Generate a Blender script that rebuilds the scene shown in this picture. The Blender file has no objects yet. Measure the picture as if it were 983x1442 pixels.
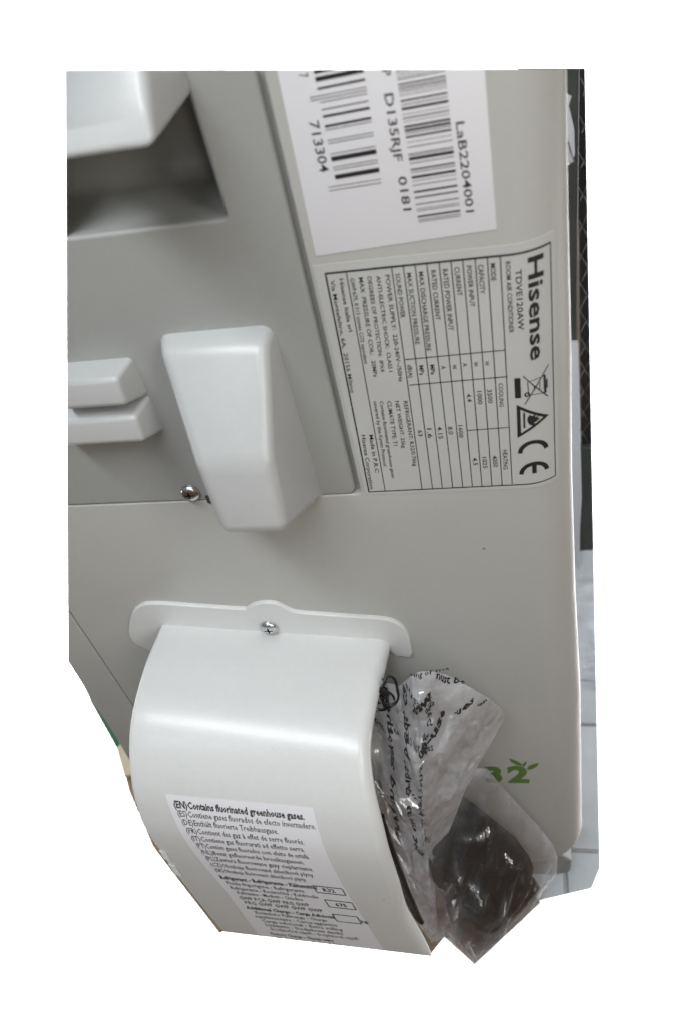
import bpy, bmesh, math, random
from mathutils import Vector, Matrix, noise
random.seed(7)
D = bpy.data
SC = bpy.context.scene
COL = SC.collection
ZO = 740.0                        # all measures below are millimetres; z = 0 is the lens height, the floor lies at -740


def W(p):
    return Vector((p[0] / 1000, p[1] / 1000, (p[2] + ZO) / 1000))


# ---------------------------------------------------------------- camera
cd = D.cameras.new('camera')
cam = D.objects.new('camera', cd)
COL.objects.link(cam)
SC.camera = cam
RIGHT = Vector((0.97528153, 0.12433034, -0.18266886))
UP = Vector((0.03497454, 0.72940465, 0.68318785))
BACK = Vector((0.21818049, -0.67268925, 0.70702648))
M4 = Matrix((RIGHT, UP, BACK)).transposed().to_4x4()
M4.translation = W((0, -250, 0))
cam.matrix_world = M4
cd.sensor_fit = 'VERTICAL'
cd.sensor_height = 36
cd.lens = 36 * 1116.65 / 1442
cd.clip_start = 0.01
cd.clip_end = 100
cd.dof.use_dof = True
cd.dof.focus_distance = 0.41
cd.dof.aperture_fstop = 11.5

# ---------------------------------------------------------------- world: dim shop interior, wooden floor tone below, pale ceiling above
w = D.worlds.new('World')
SC.world = w
w.use_nodes = True
wn, wl = w.node_tree.nodes, w.node_tree.links
wn.clear()
out = wn.new('ShaderNodeOutputWorld')
bg = wn.new('ShaderNodeBackground')
tc = wn.new('ShaderNodeTexCoord')
sp = wn.new('ShaderNodeSeparateXYZ')
mr = wn.new('ShaderNodeMapRange')
cr = wn.new('ShaderNodeValToRGB')
wl.new(tc.outputs['Generated'], sp.inputs[0])
wl.new(sp.outputs['Z'], mr.inputs['Value'])
mr.inputs['From Min'].default_value = -1
mr.inputs['From Max'].default_value = 1
wl.new(mr.outputs[0], cr.inputs[0])
cr.color_ramp.elements[0].position = 0.34
cr.color_ramp.elements[0].color = (0.22, 0.135, 0.08, 1)
cr.color_ramp.elements[1].position = 0.75
cr.color_ramp.elements[1].color = (0.50, 0.52, 0.55, 1)
e = cr.color_ramp.elements.new(0.5)
e.color = (0.25, 0.245, 0.235, 1)
wl.new(cr.outputs[0], bg.inputs[0])
bg.inputs[1].default_value = 0.45
wl.new(bg.outputs[0], out.inputs[0])


# ---------------------------------------------------------------- lamps
def area(name, loc, target, sx, sy, power, color=(1, 1, 1), xdir=None):
    ld = D.lights.new(name, 'AREA')
    ld.shape = 'RECTANGLE'
    ld.size, ld.size_y = sx, sy
    ld.energy = power
    ld.color = color
    o = D.objects.new(name, ld)
    COL.objects.link(o)
    o.location = loc
    d = Vector(target) - Vector(loc)
    o.rotation_euler = d.to_track_quat('-Z', 'Y').to_euler()
    if xdir:
        za = -d.normalized()
        xa = (Vector(xdir) - za * Vector(xdir).dot(za)).normalized()
        o.rotation_euler = Matrix((xa, za.cross(xa), za)).transposed().to_euler()
    return o


CAMP = W((0, -250, 0))
HOODP = W((-140, -60, -380))
area('ceiling_lamp', W((-170, -440, 650)), W((-140, -80, -380)), 0.8, 0.13, 7.9, (0.93, 0.97, 1.0), (1, -0.85, 0))
area('fill_lamp_right', W((520, -560, 200)), W((0, -20, -480)), 0.2, 0.6, 2.9, (1.0, 0.95, 0.88))  # added low fill lamp, brightens and warms the right side of the casing
area('glint_lamp_front', W((320, -900, 160)), W((-60, -60, -450)), 0.08, 0.24, 1.0, (1.0, 0.86, 0.72))  # added near lens height for glints on the film, warms upright fronts
area('glint_lamp_left', W((-420, -760, 480)), W((-100, -60, -450)), 0.08, 0.3, 0.6, (0.95, 0.98, 1.0))  # small extra lamp, added only for glints on the film
BACKC = CAMP - BACK * 4.2
area('backdrop_lamp', BACKC + RIGHT * 3.4 + BACK * 2.4 + UP * 0.6, BACKC + RIGHT * 2.3 + UP * .2, 1.2, 4, 900)
area('backdrop_lamp.001', BACKC - RIGHT * 3.4 + BACK * 2.4 + UP * 0.6, BACKC - RIGHT * 2.3 + UP * .2, 1.2, 4, 900)

# ---------------------------------------------------------------- render and exposure
SC.render.engine = 'CYCLES'
SC.cycles.max_bounces = 14
SC.cycles.transparent_max_bounces = 40
SC.cycles.transmission_bounces = 10
SC.cycles.caustics_refractive = False
SC.cycles.caustics_reflective = False
SC.view_settings.view_transform = 'Standard'
SC.view_settings.look = 'None'
SC.view_settings.exposure = 0
SC.view_settings.gamma = 1


# ================================================================ materials
def mat(name, col, rough=0.45, metal=0.0, bump=0.0, bscale=800, spec=0.5, mott=0.0, mscale=12, col2=None, rvar=0.0, coat=0.0):
    m = D.materials.new(name)
    m.use_nodes = True
    n, l = m.node_tree.nodes, m.node_tree.links
    b = n['Principled BSDF']
    b.inputs['Base Color'].default_value = (*col, 1)
    b.inputs['Roughness'].default_value = rough
    b.inputs['Metallic'].default_value = metal
    b.inputs['Specular IOR Level'].default_value = spec
    b.inputs['Coat Weight'].default_value = coat
    t = n.new('ShaderNodeTexCoord')
    if mott:
        nz = n.new('ShaderNodeTexNoise')
        nz.inputs['Scale'].default_value = mscale
        nz.inputs['Detail'].default_value = 6
        l.new(t.outputs['Object'], nz.inputs['Vector'])
        r = n.new('ShaderNodeValToRGB')
        r.color_ramp.elements[0].position = 0.35
        r.color_ramp.elements[1].position = 0.68
        c2 = col2 or tuple(c * (1 - mott) for c in col)
        r.color_ramp.elements[0].color = (*c2, 1)
        r.color_ramp.elements[1].color = (*col, 1)
        l.new(nz.outputs['Fac'], r.inputs[0])
        l.new(r.outputs[0], b.inputs['Base Color'])
    if rvar:
        nz = n.new('ShaderNodeTexNoise')
        nz.inputs['Scale'].default_value = 16
        nz.inputs['Detail'].default_value = 5
        l.new(t.outputs['Object'], nz.inputs['Vector'])
        q = n.new('ShaderNodeMapRange')
        q.inputs['From Min'].default_value = 0.1
        q.inputs['From Max'].default_value = 0.9
        q.inputs['To Min'].default_value = rough - rvar * 1.4
        q.inputs['To Max'].default_value = rough + rvar * 1.4
        l.new(nz.outputs['Fac'], q.inputs['Value'])
        l.new(q.outputs[0], b.inputs['Roughness'])
    if bump:
        nz = n.new('ShaderNodeTexNoise')
        nz.inputs['Scale'].default_value = bscale
        nz.inputs['Detail'].default_value = 3
        l.new(t.outputs['Object'], nz.inputs['Vector'])
        bp = n.new('ShaderNodeBump')
        bp.inputs['Strength'].default_value = bump
        bp.inputs['Distance'].default_value = 0.0006
        l.new(nz.outputs['Fac'], bp.inputs['Height'])
        l.new(bp.outputs[0], b.inputs['Normal'])
    return m


def smudged(name, col, rough, rvar=0.10):
    """painted plastic: fine grain, wiped greasy patches, a few dark specks"""
    m = mat(name, col, rough, bump=0.07, bscale=600, rvar=rvar)
    n, l = m.node_tree.nodes, m.node_tree.links
    b = n['Principled BSDF']
    t = n.new('ShaderNodeTexCoord')
    v = n.new('ShaderNodeTexVoronoi')
    v.inputs['Scale'].default_value = 26
    v.inputs['Randomness'].default_value = 1.0
    l.new(t.outputs['Object'], v.inputs['Vector'])
    r = n.new('ShaderNodeValToRGB')
    r.color_ramp.elements[0].position = 0.012
    r.color_ramp.elements[0].color = (0.45, 0.44, 0.42, 1)
    r.color_ramp.elements[1].position = 0.028
    r.color_ramp.elements[1].color = (1, 1, 1, 1)
    l.new(v.outputs['Distance'], r.inputs[0])
    nz = n.new('ShaderNodeTexNoise')
    nz.inputs['Scale'].default_value = 9
    nz.inputs['Detail'].default_value = 7
    nz.inputs['Roughness'].default_value = 0.6
    l.new(t.outputs['Object'], nz.inputs['Vector'])
    r2 = n.new('ShaderNodeValToRGB')
    r2.color_ramp.elements[0].position = 0.15
    r2.color_ramp.elements[0].color = (0.93, 0.925, 0.91, 1)
    r2.color_ramp.elements[1].position = 0.85
    r2.color_ramp.elements[1].color = (1, 1, 1, 1)
    l.new(nz.outputs['Fac'], r2.inputs[0])
    mx = n.new('ShaderNodeMix')
    mx.data_type = 'RGBA'
    mx.blend_type = 'MULTIPLY'
    mx.inputs['Factor'].default_value = 1
    l.new(r.outputs[0], mx.inputs[6])
    l.new(r2.outputs[0], mx.inputs[7])
    nd = n.new('ShaderNodeTexNoise')
    nd.inputs['Scale'].default_value = 260
    nd.inputs['Detail'].default_value = 8
    nd.inputs['Roughness'].default_value = 0.75
    l.new(t.outputs['Object'], nd.inputs['Vector'])
    rd2 = n.new('ShaderNodeMapRange')
    rd2.inputs['From Min'].default_value = 0.0
    rd2.inputs['From Max'].default_value = 1.0
    rd2.inputs['To Min'].default_value = 0.94
    rd2.inputs['To Max'].default_value = 1.06
    l.new(nd.outputs['Fac'], rd2.inputs['Value'])
    m3 = n.new('ShaderNodeMix')
    m3.data_type = 'RGBA'
    m3.blend_type = 'MULTIPLY'
    m3.inputs['Factor'].default_value = 1
    l.new(mx.outputs[2], m3.inputs[6])
    l.new(rd2.outputs[0], m3.inputs[7])
    m2 = n.new('ShaderNodeMix')
    m2.data_type = 'RGBA'
    m2.blend_type = 'MULTIPLY'
    m2.inputs['Factor'].default_value = 1
    m2.inputs[6].default_value = (*col, 1)
    l.new(m3.outputs[2], m2.inputs[7])
    l.new(m2.outputs[2], b.inputs['Base Color'])
    return m


def film(name, milk, rough=0.10, tint=(0.97, 0.97, 0.98), refl=0.07, hem=4.0, face=0.35, fold=60, depth=0.009):
    """thin clear polythene: transparent, milky where it creases, glossy"""
    m = D.materials.new(name)
    m.use_nodes = True
    n, l = m.node_tree.nodes, m.node_tree.links
    n.clear()
    o = n.new('ShaderNodeOutputMaterial')
    tr = n.new('ShaderNodeBsdfTransparent')
    tr.inputs[0].default_value = (*tint, 1)
    df = n.new('ShaderNodeBsdfDiffuse')
    df.inputs[0].default_value = (0.88, 0.90, 0.94, 1)
    tl = n.new('ShaderNodeBsdfTranslucent')
    tl.inputs[0].default_value = (0.88, 0.90, 0.94, 1)
    gl = n.new('ShaderNodeBsdfGlossy')
    gl.inputs['Roughness'].default_value = rough
    gl.inputs[0].default_value = (1, 1, 1, 1)
    t = n.new('ShaderNodeTexCoord')
    nz = n.new('ShaderNodeTexNoise')
    nz.inputs['Scale'].default_value = 45
    nz.inputs['Detail'].default_value = 8
    nz.inputs['Roughness'].default_value = 0.65
    nz.inputs['Distortion'].default_value = 0.4
    l.new(t.outputs['Object'], nz.inputs['Vector'])
    nb = n.new('ShaderNodeTexNoise')
    nb.noise_type = 'RIDGED_MULTIFRACTAL'
    nb.normalize = True
    nb.inputs['Scale'].default_value = fold
    nb.inputs['Detail'].default_value = 3
    nb.inputs['Distortion'].default_value = 0.6
    l.new(t.outputs['Object'], nb.inputs['Vector'])
    bp = n.new('ShaderNodeBump')
    bp.inputs['Strength'].default_value = 1.0
    bp.inputs['Distance'].default_value = depth
    l.new(nb.outputs['Fac'], bp.inputs['Height'])
    for s in (gl,):
        l.new(bp.outputs[0], s.inputs['Normal'])
    mm = n.new('ShaderNodeMixShader')
    mm.inputs[0].default_value = 0.35
    l.new(df.outputs[0], mm.inputs[1])
    l.new(tl.outputs[0], mm.inputs[2])
    q = n.new('ShaderNodeMapRange')
    q.inputs['From Min'].default_value = 0.32
    q.inputs['From Max'].default_value = 0.72
    q.inputs['To Min'].default_value = milk * 0.45
    q.inputs['To Max'].default_value = milk * 1.7
    l.new(nz.outputs['Fac'], q.inputs['Value'])
    m1 = n.new('ShaderNodeMixShader')
    at = n.new('ShaderNodeAttribute')
    at.attribute_name = 'fold'
    hm = n.new('ShaderNodeMath')
    hm.operation = 'MULTIPLY_ADD'
    hm.inputs[1].default_value = hem
    hm.inputs[2].default_value = 1.0
    l.new(at.outputs['Fac'], hm.inputs[0])
    hx = n.new('ShaderNodeMath')
    hx.operation = 'MULTIPLY'
    hx.use_clamp = True
    l.new(q.outputs[0], hx.inputs[0])
    l.new(hm.outputs[0], hx.inputs[1])
    l.new(hx.outputs[0], m1.inputs[0])
    l.new(tr.outputs[0], m1.inputs[1])
    l.new(mm.outputs[0], m1.inputs[2])
    fr = n.new('ShaderNodeLayerWeight')
    fr.inputs['Blend'].default_value = 0.32
    mf = n.new('ShaderNodeMath')
    mf.operation = 'MULTIPLY_ADD'
    mf.inputs[1].default_value = face
    mf.inputs[2].default_value = refl
    l.new(fr.outputs['Facing'], mf.inputs[0])
    g2 = n.new('ShaderNodeBsdfGlossy')
    g2.inputs['Roughness'].default_value = 0.34
    l.new(bp.outputs[0], g2.inputs['Normal'])
    mg = n.new('ShaderNodeMixShader')
    mg.inputs[0].default_value = 0.5
    l.new(gl.outputs[0], mg.inputs[1])
    l.new(g2.outputs[0], mg.inputs[2])
    m2 = n.new('ShaderNodeMixShader')
    l.new(mf.outputs[0], m2.inputs[0])
    l.new(m1.outputs[0], m2.inputs[1])
    l.new(mg.outputs[0], m2.inputs[2])
    l.new(m2.outputs[0], o.inputs[0])
    return m


CASE = smudged('grey_painted_plastic', (0.46, 0.465, 0.45), 0.38, 0.05)
PANEL = smudged('grey_moulded_plastic', (0.335, 0.345, 0.338), 0.42, 0.05)
LIP = smudged('lit_moulded_plastic', (0.48, 0.495, 0.50), 0.32, 0.0)  # same plastic as the panel, overhead light on its slopes put into the colour
HOODM = smudged('off_white_plastic', (0.635, 0.65, 0.65), 0.28, 0)
STEEL = mat('zinc_plated_steel', (0.62, 0.62, 0.64), 0.24, metal=1.0, bump=0.3, bscale=300)
PAPER = mat('white_label_paper', (0.74, 0.745, 0.78), 0.42, bump=0.08, bscale=500)
FOIL = mat('clear_label_film', (0.50, 0.51, 0.50), 0.38, mott=0.06, mscale=40, bump=0.05)
INK = mat('black_print', (0.018, 0.018, 0.02), 0.5)
INKG = mat('faded_black_print', (0.05, 0.045, 0.045), 0.5)
GREENP = mat('green_print', (0.10, 0.19, 0.04), 0.5)
RUBBER = mat('black_rubber', (0.008, 0.009, 0.012), 0.38, bump=0.4, bscale=120, mott=0.3, mscale=60)
BROWNR = mat('dark_brown_black_rubber', (0.007, 0.006, 0.006), 0.4, bump=0.35, bscale=90, mott=0.3, mscale=50)
CABLE = mat('black_cable_sheath', (0.012, 0.012, 0.014), 0.25)
FILM_A = film('printed_polythene', 0.34, 0.11, hem=0.8, refl=0.15, fold=55, depth=0.007)
FILM_B = film('clear_polythene', 0.012, 0.12, fold=34, depth=0.008, refl=0.07, hem=24.0, face=0.15)
TILE = mat('white_glazed_tile', (0.58, 0.62, 0.65), 0.3, mott=0.12, mscale=25)
GROUT = mat('grey_grout', (0.47, 0.47, 0.46), 0.8, mott=0.3, mscale=60)
MESHM = mat('black_woven_mesh', (0.012, 0.011, 0.012), 0.5, bump=0.8, bscale=60)
DARKG = mat('dark_grey_green_metal', (0.055, 0.065, 0.06), 0.4, mott=0.3, mscale=20)
CARD = mat('brown_cardboard', (0.30, 0.215, 0.15), 0.85, mott=0.25, mscale=30)
WOOD = mat('brown_floorboard', (0.24, 0.17, 0.10), 0.6, mott=0.35, mscale=25)
FOAM = mat('white_foam_board', (0.55, 0.59, 0.64), 0.6)
GREENF = mat('dark_green_card', (0.01, 0.09, 0.045), 0.5)
CREAM = mat('cream_card', (0.60, 0.52, 0.38), 0.7, mott=0.15, mscale=60)
WHITEB = mat('white_backdrop_paper', (0.90, 0.90, 0.90), 0.9)


# ================================================================ mesh helpers
def obj(name, bm, m, parent=None, smooth=True, ang=35):
    """one mesh object from a bmesh in millimetres"""
    for v in bm.verts:
        v.co = W(v.co)
    bmesh.ops.recalc_face_normals(bm, faces=bm.faces)
    me = D.meshes.new(name)
    bm.to_mesh(me)
    bm.free()
    if smooth:
        for p in me.polygons:
            p.use_smooth = True
        me.set_sharp_from_angle(angle=math.radians(ang))
    for mm in (m if isinstance(m, (list, tuple)) else [m]):
        me.materials.append(mm)
    o = D.objects.new(name, me)
    COL.objects.link(o)
    if parent:
        o.parent = parent
        o.matrix_parent_inverse = Matrix.Translation(parent.location).inverted()
    return o


def tag(o, label=None, cat=None, group=None, kind=None):
    if label: o['label'] = label
    if cat: o['category'] = cat
    if group: o['group'] = group
    if kind: o['kind'] = kind
    return o


def thing(name, p, label, cat):
    o = D.objects.new(name, None)
    COL.objects.link(o)
    o.location = W(p)
    o.empty_display_size = 0.02
    return tag(o, label, cat)


def area2(P):
    return sum(P[i][0] * P[(i + 1) % len(P)][1] - P[(i + 1) % len(P)][0] * P[i][1] for i in range(len(P))) / 2


def inset(P, d):
    """mitred inward offset of a closed CCW polygon"""
    R = []
    n = len(P)
    for i in range(n):
        a, b, c = P[i - 1], P[i], P[(i + 1) % n]
        e1 = Vector((b[0] - a[0], b[1] - a[1])).normalized()
        e2 = Vector((c[0] - b[0], c[1] - b[1])).normalized()
        n1, n2 = Vector((-e1.y, e1.x)), Vector((-e2.y, e2.x))
        s = n1 + n2
        k = max(s.length_squared, 0.3)
        s = s * (2 / k)
        R.append((b[0] + s.x * d, b[1] + s.y * d))
    return R


def rounded(P, radii, seg=6):
    """round the corners of polygon P; radii per vertex"""
    out = []
    n = len(P)
    for i in range(n):
        a, b, c = Vector(P[i - 1]), Vector(P[i]), Vector(P[(i + 1) % n])
        r = radii[i] if isinstance(radii, (list, tuple)) else radii
        if r <= 0:
            out.append(tuple(b))
            continue
        u, v = (a - b).normalized(), (c - b).normalized()
        hx = math.acos(max(-1, min(1, u.dot(v)))) / 2
        t = min(r / math.tan(hx), (a - b).length * 0.49, (c - b).length * 0.49)
        p0, p1 = b + u * t, b + v * t
        for k in range(seg + 1):
            s = k / seg
            q = p0 * (1 - s) ** 2 + b * 2 * s * (1 - s) + p1 * s ** 2
            out.append(tuple(q))
    return out


def tri(bm, faces, ngon_method='EAR_CLIP'):
    for f in faces:
        f.normal_update()
    bmesh.ops.triangulate(bm, faces=faces, ngon_method=ngon_method)


def plate(P, yf, yb, bev=0.5, seg=4, ysurf=None, bm=None):
    """slab with outline P in (x, z), front at y = yf with a rounded front edge, back at yb"""
    bm = bm or bmesh.new()
    if area2(P) < 0:
        P = P[::-1]
    ys = ysurf or (lambda x, z: 0.0)
    rings = [[(x, yb + ys(x, z), z) for x, z in P]]
    if bev > 0:
        for k in range(seg + 1):
            a = math.pi / 2 * k / seg
            off = bev * (1 - math.cos(a))
            yy = yf + bev * (1 - math.sin(a))
            Q = inset(P, off)
            rings.append([(x, yy + ys(x, z), z) for x, z in Q])
    else:
        rings.append([(x, yf + ys(x, z), z) for x, z in P])
    VR = [[bm.verts.new(p) for p in r] for r in rings]
    n = len(P)
    for r0, r1 in zip(VR, VR[1:]):
        for i in range(n):
            bm.faces.new((r0[i], r0[(i + 1) % n], r1[(i + 1) % n], r1[i]))
    f1 = bm.faces.new(VR[-1])
    f0 = bm.faces.new(VR[0][::-1])
    tri(bm, faces=[f1, f0], ngon_method='EAR_CLIP')
    return bm


def loft(secs, cap=True, bm=None, closed=True):
    bm = bm or bmesh.new()
    V = [[bm.verts.new(p) for p in s] for s in secs]
    n = len(secs[0])
    for a, b in zip(V, V[1:]):
        for i in range(n if closed else n - 1):
            bm.faces.new((a[i], a[(i + 1) % n], b[(i + 1) % n], b[i]))
    if cap and closed:
        bm.faces.new(V[0][::-1])
        bm.faces.new(V[-1])
    return bm


def box(x0, x1, y0, y1, z0, z1, bev=0.0, bm=None):
    own = bm is None
    bm = bm or bmesh.new()
    r = bmesh.ops.create_cube(bm, size=1)
    for v in r['verts']:
        v.co = Vector((x0 + (v.co.x + .5) * (x1 - x0), y0 + (v.co.y + .5) * (y1 - y0), z0 + (v.co.z + .5) * (z1 - z0)))
    if bev and own:
        bmesh.ops.bevel(bm, geom=bm.edges[:], offset=bev, segments=3, affect='EDGES', profile=0.5)
    return bm


def tube(pts, r, bm=None, n=10, sub=6, cap=True):
    bm = bm or bmesh.new()
    P = [Vector(p) for p in pts]
    C = []
    for i in range(len(P) - 1):
        p0, p1, p2, p3 = P[max(i - 1, 0)], P[i], P[i + 1], P[min(i + 2, len(P) - 1)]
        for k in range(sub):
            t = k / sub
            C.append(.5 * ((2 * p1) + (-p0 + p2) * t + (2 * p0 - 5 * p1 + 4 * p2 - p3) * t * t + (-p0 + 3 * p1 - 3 * p2 + p3) * t ** 3))
    C.append(P[-1])
    rings = []
    up = Vector((0.2, -0.9, 0.3)).normalized()
    for i, c in enumerate(C):
        d = (C[min(i + 1, len(C) - 1)] - C[max(i - 1, 0)]).normalized()
        a = d.cross(up).normalized()
        b = d.cross(a)
        rr = r(i / (len(C) - 1)) if callable(r) else r
        rings.append([c + (a * math.cos(2 * math.pi * k / n) + b * math.sin(2 * math.pi * k / n)) * rr for k in range(n)])
    return loft(rings, cap=cap, bm=bm)


# the edge lines along which the pieces stop: each plane holds the lens point and two points of the wall
LENS = Vector((0, -250, 0))
EDGE = {
    'top': ((-132.3, 0, -63.1), (20.5, 0, -84.8)),
    'left': ((-132.3, 0, -63.1), (-290.4, 0, -392.9)),
    'right': ((20.5, 0, -84.8), (48.6, 0, -696.1)),
    'corner': ((48.6, 0, -696.1), (43.5, 0, -745.6)),
    'bottom': ((43.5, 0, -745.6), (-13.6, 0, -798.6)),
}


def trim(bm, *names, inside=(-100, 0, -300), fill=True):
    for nm in names:
        p, q = EDGE[nm]
        a, b = Vector(p) - LENS, Vector(q) - LENS
        no = a.cross(b).normalized()
        if (Vector(inside) - LENS).dot(no) > 0:
            no = -no
        r = bmesh.ops.bisect_plane(bm, geom=bm.verts[:] + bm.edges[:] + bm.faces[:], dist=1e-4, plane_co=LENS, plane_no=no, clear_outer=True)
        ed = [g for g in r['geom_cut'] if isinstance(g, bmesh.types.BMEdge) and g.is_boundary]
        if ed and fill:
            bmesh.ops.holes_fill(bm, edges=ed, sides=0)
    return bm


# ---------------------------------------------------------------- lettering
_gc = {}


def glyphs(s, bold=0, res=2):
    k = (s, bold, res)
    if k not in _gc:
        cu = D.curves.new('t', 'FONT')
        cu.body = s
        cu.size = 1.0
        cu.resolution_u = res
        cu.offset = bold * 0.008
        o = D.objects.new('t', cu)
        me = D.meshes.new_from_object(o)
        vs = [(v.co.x, v.co.y) for v in me.vertices]
        fs = [tuple(p.vertices) for p in me.polygons]
        D.objects.remove(o)
        D.curves.remove(cu)
        D.meshes.remove(me)
        x0 = min(v[0] for v in vs)
        x1 = max(v[0] for v in vs)
        _gc[k] = ([((v[0] - x0) / (x1 - x0), v[1] / 0.70) for v in vs], fs)
    return _gc[k]


def letter(bm, s, place, bold=0, res=2):
    """place(t, h): t 0..1 along the line, h in cap heights -> (x, y, z)"""
    vs, fs = glyphs(s, bold, res)
    V = [bm.verts.new(place(t, h)) for t, h in vs]
    for f in fs:
        try:
            bm.faces.new([V[i] for i in f])
        except ValueError:
            pass


def lay(bm, lift, x0=-8.0, x1=16.0, step=0.9):
    """print drawn flat is cut along upright lines and laid on the rolled casing"""
    x = x0
    while x < x1:
        bmesh.ops.bisect_plane(bm, geom=bm.verts[:] + bm.edges[:] + bm.faces[:], dist=1e-5, plane_co=(x, 0, 0), plane_no=(1, 0, 0))
        x += step
    for v in bm.verts:
        v.co.y += casy(v.co.x, v.co.z) - lift
    return bm


def strip(bm, A, B, wd, place, n=10):
    """printed line from A to B (2d) of width wd mapped by place"""
    A, B = Vector(A), Vector(B)
    d = (B - A).normalized()
    q = Vector((-d.y, d.x)) * wd / 2
    prev = None
    for k in range(n + 1):
        c = A.lerp(B, k / n)
        cur = (bm.verts.new(place(*(c + q))), bm.verts.new(place(*(c - q))))
        if prev:
            bm.faces.new((prev[0], prev[1], cur[1], cur[0]))
        prev = cur


def poly(bm, P, place):
    f = bm.faces.new([bm.verts.new(place(*p)) for p in P])
    tri(bm, faces=[f], ngon_method='EAR_CLIP')

NAMEPLATE_TEXT = [
    ('Hisense', 3.6, -142.0, 3.6, -184.4, 5.1, 3),
    ('TDVE120AW', -0.8, -145.5, -0.6, -170.0, 2.1, 0),
    ('ROOM AIR CONDITIONER', -4.0, -142.0, -3.8, -170.8, 1.7, 0),
    ('MODE', -9.0, -142.1, -9.1, -148.8, 1.7, 1),
    ('CAPACITY', -13.2, -142.1, -13.2, -153.5, 1.8, 0),
    ('POWER INPUT', -17.1, -142.1, -17.0, -158.4, 1.7, 0),
    ('CURRENT', -21.3, -142.1, -21.1, -153.4, 1.7, 0),
    ('RATED POWER INPUT', -25.4, -142.4, -25.5, -167.5, 1.8, 0),
    ('RATED CURRENT', -29.4, -142.4, -29.8, -162.6, 1.7, 0),
    ('MAX DISCHARGE PRESSURE', -33.7, -142.5, -34.6, -175.8, 1.7, 0),
    ('MAX SUCTION PRESSURE', -37.9, -142.5, -38.5, -172.4, 1.7, 0),
    ('SOUND POWER', -41.9, -142.3, -42.4, -160.4, 1.7, 0),
    ('POWER SUPPLY:  220-240V~/50Hz', -45.5, -142.4, -47.1, -189.2, 1.6, 0),
    ('ANTI-ELECTRIC SHOCK:  CLASS I', -48.7, -142.4, -50.3, -184.1, 1.5, 0),
    ('DEGREES OF PROTECTION:  IPX4', -51.9, -142.4, -53.5, -183.8, 1.5, 0),
    ('MAX  PRESSURE OF COIL:   20MPa', -55.0, -142.4, -56.7, -186.1, 1.6, 0),
    ('GWP:675, 0.513 tonnes CO2 equivalent', -58.1, -142.3, -59.3, -179.5, 1.5, 0),
    ('Hisense Italia srl', -62.1, -142.1, -62.7, -164.3, 1.6, 0),
    ('Via Montefeltro, 6A,  20156 Milano', -65.4, -142.3, -67.2, -193.0, 1.6, 0),
    ('REFRIGERANT: R32/0.76kg', -46.7, -199.0, -47.2, -235.1, 1.7, 0),
    ('NET WEIGHT: 25kg', -50.0, -198.7, -50.6, -224.2, 1.6, 0),
    ('CLIMATE TYPE: T1', -53.3, -198.5, -54.0, -222.7, 1.7, 0),
    ('Contains fluorinated greenhouse gases', -56.3, -198.2, -57.6, -241.6, 1.5, 0),
    ('covered by the Kyoto Protocol', -58.8, -198.0, -60.2, -234.2, 1.6, 0),
    ('Made in P.R.C', -63.6, -215.8, -64.5, -237.9, 1.8, 0),
    ('Hisense Corporation', -66.9, -215.6, -68.5, -248.0, 1.8, 0),
    ('W', -13.3, -182.4, -13.4, -184.6, 1.6, 0),
    ('W', -17.5, -182.4, -17.6, -184.6, 1.6, 0),
    ('A', -21.7, -182.6, -21.7, -184.3, 1.7, 0),
    ('W', -25.6, -182.9, -25.7, -185.2, 1.6, 0),
    ('A', -29.9, -183.1, -30.0, -184.8, 1.7, 0),
    ('MPa', -34.1, -182.2, -34.2, -186.9, 1.7, 1),
    ('MPa', -38.3, -182.1, -38.5, -186.8, 1.7, 1),
    ('dB(A)', -42.8, -181.4, -43.0, -187.6, 1.7, 0),
    ('COOLING', -8.8, -193.4, -8.9, -205.1, 1.7, 0),
    ('HEATING', -8.8, -228.3, -8.9, -239.5, 1.9, 0),
    ('3500', -13.3, -196.0, -13.2, -202.9, 1.8, 0),
    ('1000', -17.2, -196.5, -17.2, -203.1, 1.8, 0),
    ('4.4', -21.4, -197.5, -21.3, -201.5, 1.8, 0),
    ('1600', -26.0, -213.4, -26.1, -220.1, 1.8, 0),
    ('8.0', -30.3, -213.8, -30.2, -218.0, 1.9, 0),
    ('4.15', -34.6, -213.5, -34.6, -220.2, 1.9, 0),
    ('1.6', -38.9, -214.1, -39.0, -219.4, 1.9, 0),
    ('63', -42.8, -214.8, -42.9, -218.1, 1.9, 0),
    ('4000', -13.2, -231.3, -13.1, -237.8, 2.0, 0),
    ('1025', -17.5, -231.7, -17.4, -238.3, 1.9, 0),
    ('4.5', -21.6, -231.9, -21.4, -236.3, 2.0, 0),
]
BARCODE_TEXT = [
    ('7', -61.0, -74.4, -61.0, -75.5, 2.8, 0),
    ('713304', -60.9, -88.0, -60.7, -103.9, 3.0, 0),
    ('P', -36.5, -76.8, -36.5, -78.6, 2.6, 0),
    ('D135RJF', -36.8, -83.4, -36.6, -103.6, 2.7, 0),
    ('0181', -36.2, -108.5, -35.9, -119.9, 2.7, 0),
    ('LaB2204001', -16.6, -94.3, -15.7, -123.0, 2.6, 0),
]
BARS_A= [(-74.6, 0.98, 0), (-76.6, 1.3, 0), (-79.2, 0.65, 0), (-81.3, 0.24, 1), (-82.2, 0.24, 1), (-83.1, 0.24, 0), (-85.2, 0.33, 0), (-87.2, 0.73, 0), (-90.1, 0.73, 0), (-91.2, 0.24, 0), (-94.4, 0.24, 0), (-95.3, 0.24, 0), (-98.6, 0.24, 0), (-100.2, 1.46, 0), (-102.8, 0.24, 0), (-103.7, 0.24, 0), (-106.0, 1.46, 0), (-109.0, 0.24, 1), (-110.2, 0.24, 1)]
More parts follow.
